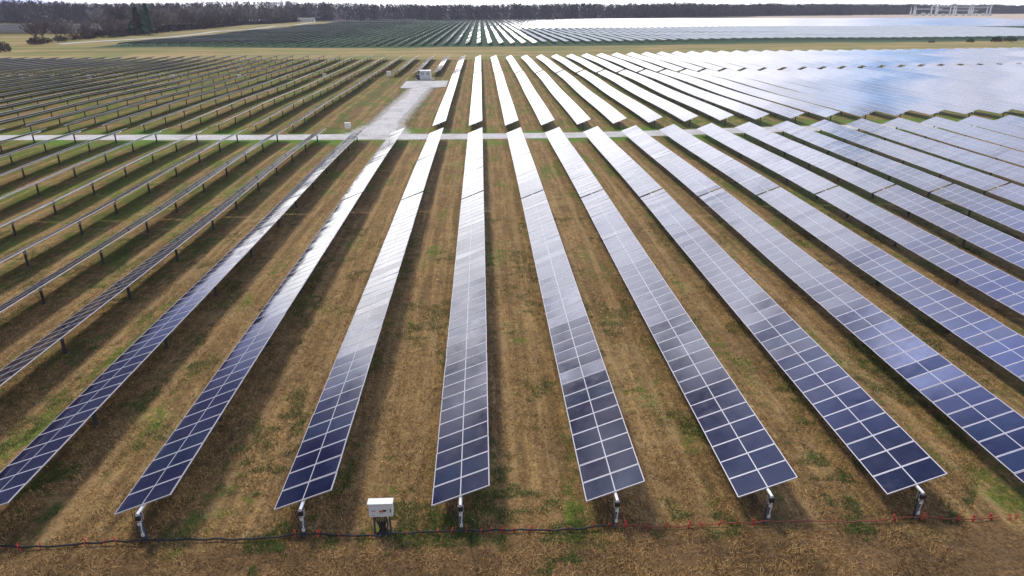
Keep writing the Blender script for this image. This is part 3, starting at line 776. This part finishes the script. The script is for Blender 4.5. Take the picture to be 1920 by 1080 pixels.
def front1(x): return np.interp(x, [-1500, -600, -350, -300, -150, 0, 250, 420, 580, 1200, 2600], [950, 880, 900, 1010, 1170, 1180, 1210, 1310, 1460, 1860, 2500])
def hillz(x, y):
    t = np.clip((y - front1(x)) / 800, 0, 1)
    a = 5 + 11 * np.exp(-((x + 620) / 300.0) ** 2) + 11 * np.exp(-((x + 1450) / 330.0) ** 2) + 7 * np.exp(-((x - 1300) / 800.0) ** 2)
    return terr(x, y) + a * t
def wood_mass(name, label, N, fx0, fx1, front, depth, h0, h1, seed, m_='wood', per=80):
    r = np.random.default_rng(seed); x = fx0 + (fx1 - fx0) * r.random(N); y = front(x) + depth * r.random(N) ** 1.3
    z = hillz(x, y); h = h0 + (h1 - h0) * vnoise(x, y, 45, seed + 1) + r.normal(0, .9, N); wd = h * .30
    u = r.random((N, per)); th = r.random((N, per)) * 2 * np.pi; t = r.random((N, per))
    rad = wd[:, None] * np.sqrt(u) * np.sin(np.clip(t * .88 + .12, 0, 1) * np.pi) ** .6
    C_ = np.stack([x[:, None] + np.cos(th) * rad, y[:, None] + np.sin(th) * rad, z[:, None] + h[:, None] * t], -1)
    sz = 1.35
    V = C_[:, :, None, :] + r.normal(0, 1, (N, per, 3, 3)) * np.array([sz * .45, sz * .45, sz * .9])
    return tag(link(name, tri_mesh(name, V.reshape(-1, 3), [m_])), label, 'woods', None, 'stuff')
wood_mass('woodland', 'dark purple brown winter woods closing off the far fields', 5200, -1500, 2400, front1, 130, 15.5, 24.5, 5)
wood_mass('distant_woodland', 'hazy dark wooded hills on the skyline', 4200, -2300, 3000, lambda x: 1950 + 0.25 * np.maximum(x - 1200, 0), 300, 15, 22, 15)
# hills under the distant woods
hx = np.arange(-3600, 3700, 100.0); hy = np.arange(900, 3000, 60.0); HX, HY = np.meshgrid(hx, hy); HZ = hillz(HX, HY) + .25
hv = np.stack([HX, HY, HZ], -1).reshape(-1, 3); a_, b_ = len(hx), len(hy); i2, j2 = np.meshgrid(np.arange(b_ - 1), np.arange(a_ - 1), indexing='ij'); q2 = (i2 * a_ + j2).ravel(); q2 = q2[hv[q2, 1] > front1(hv[q2, 0]) + 20]
me = bpy.data.meshes.new('hills'); me.from_pydata(hv.tolist(), [], np.stack([q2, q2 + 1, q2 + 1 + a_, q2 + a_], -1).tolist()); me.materials.append(M['wood']); me.update()
tag(link('hills', me), 'low wooded hills on the horizon', kind='structure')

# ------------------------------------------------------------------ distant buildings
def house(x, y, w_, d_, h, label, rz=0, nw=3, sc=1):
    root = link('house', None, None, (x, y, float(hillz(x, y)))); root.rotation_euler.z = rz; tag(root, label, 'building', None)
    mb = MB(); mb.box(-w_ / 2, w_ / 2, -d_ / 2, d_ / 2, -.5, h); link('wall', mb.mesh('wall', ['wall_white']), root)
    mb = MB(); e = .5; r_ = h + d_ * .28
    P = [(-w_ / 2 - e, -d_ / 2 - e, h), (w_ / 2 + e, -d_ / 2 - e, h), (w_ / 2 + e, d_ / 2 + e, h), (-w_ / 2 - e, d_ / 2 + e, h), (-w_ / 2 - e, 0, r_), (w_ / 2 + e, 0, r_)]
    mb.v += P; mb.f += [(0, 1, 5, 4), (2, 3, 4, 5), (0, 4, 3), (1, 2, 5), (0, 3, 2, 1)]; mb.mi += [0] * 5
    link('roof', mb.mesh('roof', ['roofgrey']), root)
    for k in range(nw):
        mb = MB(); a = -w_ / 2 + w_ * (k + .5) / nw; mb.box(a - .6, a + .6, -d_ / 2 - .04, -d_ / 2 + .03, h * .35, h * .7); link('window', mb.mesh('window', ['window']), root)
house(-640, 1085, 20, 10, 8, 'white farmhouse rising above the left woods', .2)
house(-622, 1088, 9, 8, 7, 'small white building right beside the farmhouse', .2, 2)
house(-300, 1000, 13, 9, 5.5, 'white building half hidden behind the dense left tree row', .1, 2)
house(-234, 1012, 22, 8, 3.2, 'long low white building between the trees at the far field edge', .05, 5)

def substation():
    bx, by = 969, 1500; z_ = float(terr(bx, by)); root = link('substation', None, None, (bx, by, z_)); root.scale = (1.66, 1.4, 1.32); tag(root, 'pale steel lattice gantries of a substation at the right skyline', 'substation')
    def lattice(name, x, y, h, lean=0.0):
        mb = MB(); w_ = .8
        for sx_ in (-1, 1):
            for sy_ in (-1, 1): mb.tube([(x + sx_ * w_, y + sy_ * w_, 0), (x + lean, y, h)], .24, 4)
        for q_ in range(6):
            t0, t1 = q_ / 6, (q_ + 1) / 6; a, b = w_ * (1 - t0), w_ * (1 - t1)
            mb.tube([(x - a + lean * t0, y - a, h * t0), (x + b + lean * t1, y - b, h * t1)], .16, 4); mb.tube([(x + a + lean * t0, y - a, h * t0), (x - b + lean * t1, y - b, h * t1)], .16, 4)
        return link(name, mb.mesh(name, ['steelwhite']), root)
    hs = [13, 17, 14, 21, 15, 22, 16, 22, 16, 17, 15, 16, 14, 20]; xs_ = [-50, -42, -36, -24, -14, -8, 0, 9, 16, 24, 31, 38, 47, 56]
    for k, (x_, h) in enumerate(zip(xs_, hs)): lattice('tower', x_, (k % 3) * 8, h)
    for (a, b, h) in ((-24, 9, 14), (9, 56, 13), (-42, -8, 10.5), (-14, 38, 8.5)):
        mb = MB(); mb.tube([(a, 4, h), (b, 4, h)], .26, 4); mb.tube([(a, 4, h - 1.5), (b, 4, h - 1.5)], .3, 4)
        n = int((b - a) / 3)
        for q_ in range(n): mb.tube([(a + q_ * 3, 4, h - 1.5), (a + q_ * 3 + 1.5, 4, h), (a + q_ * 3 + 3, 4, h - 1.5)], .14, 4)
        link('gantry_beam', mb.mesh('gantry_beam', ['steelwhite']), root)
    for k in range(12):
        mb = MB(); x_ = -46 + k * 8.5; mb.box(x_, x_ + random.uniform(2, 4), -6, -2, 0, random.uniform(2.5, 4.5)); link('switchgear', mb.mesh('switchgear', ['pale']), root)
substation()

# ------------------------------------------------------------------ air
hm = bpy.data.materials.new('haze'); hm.use_nodes = True; hn = NT(hm.node_tree); hn.n.clear()
pv = hn.add('ShaderNodeVolumePrincipled'); pv.inputs['Color'].default_value = rgb(0.80, 0.86, 1.0); pv.inputs['Density'].default_value = 0.00010
ho = hn.add('ShaderNodeOutputMaterial'); hn.l.new(pv.outputs[0], ho.inputs['Volume']); M['haze'] = hm
mb = MB(); mb.box(-4300, 4300, -80, 6300, -3, 48); tag(link('haze', mb.mesh('haze', ['haze'])), 'thin bluish air over the fields', 'haze', None, 'stuff')
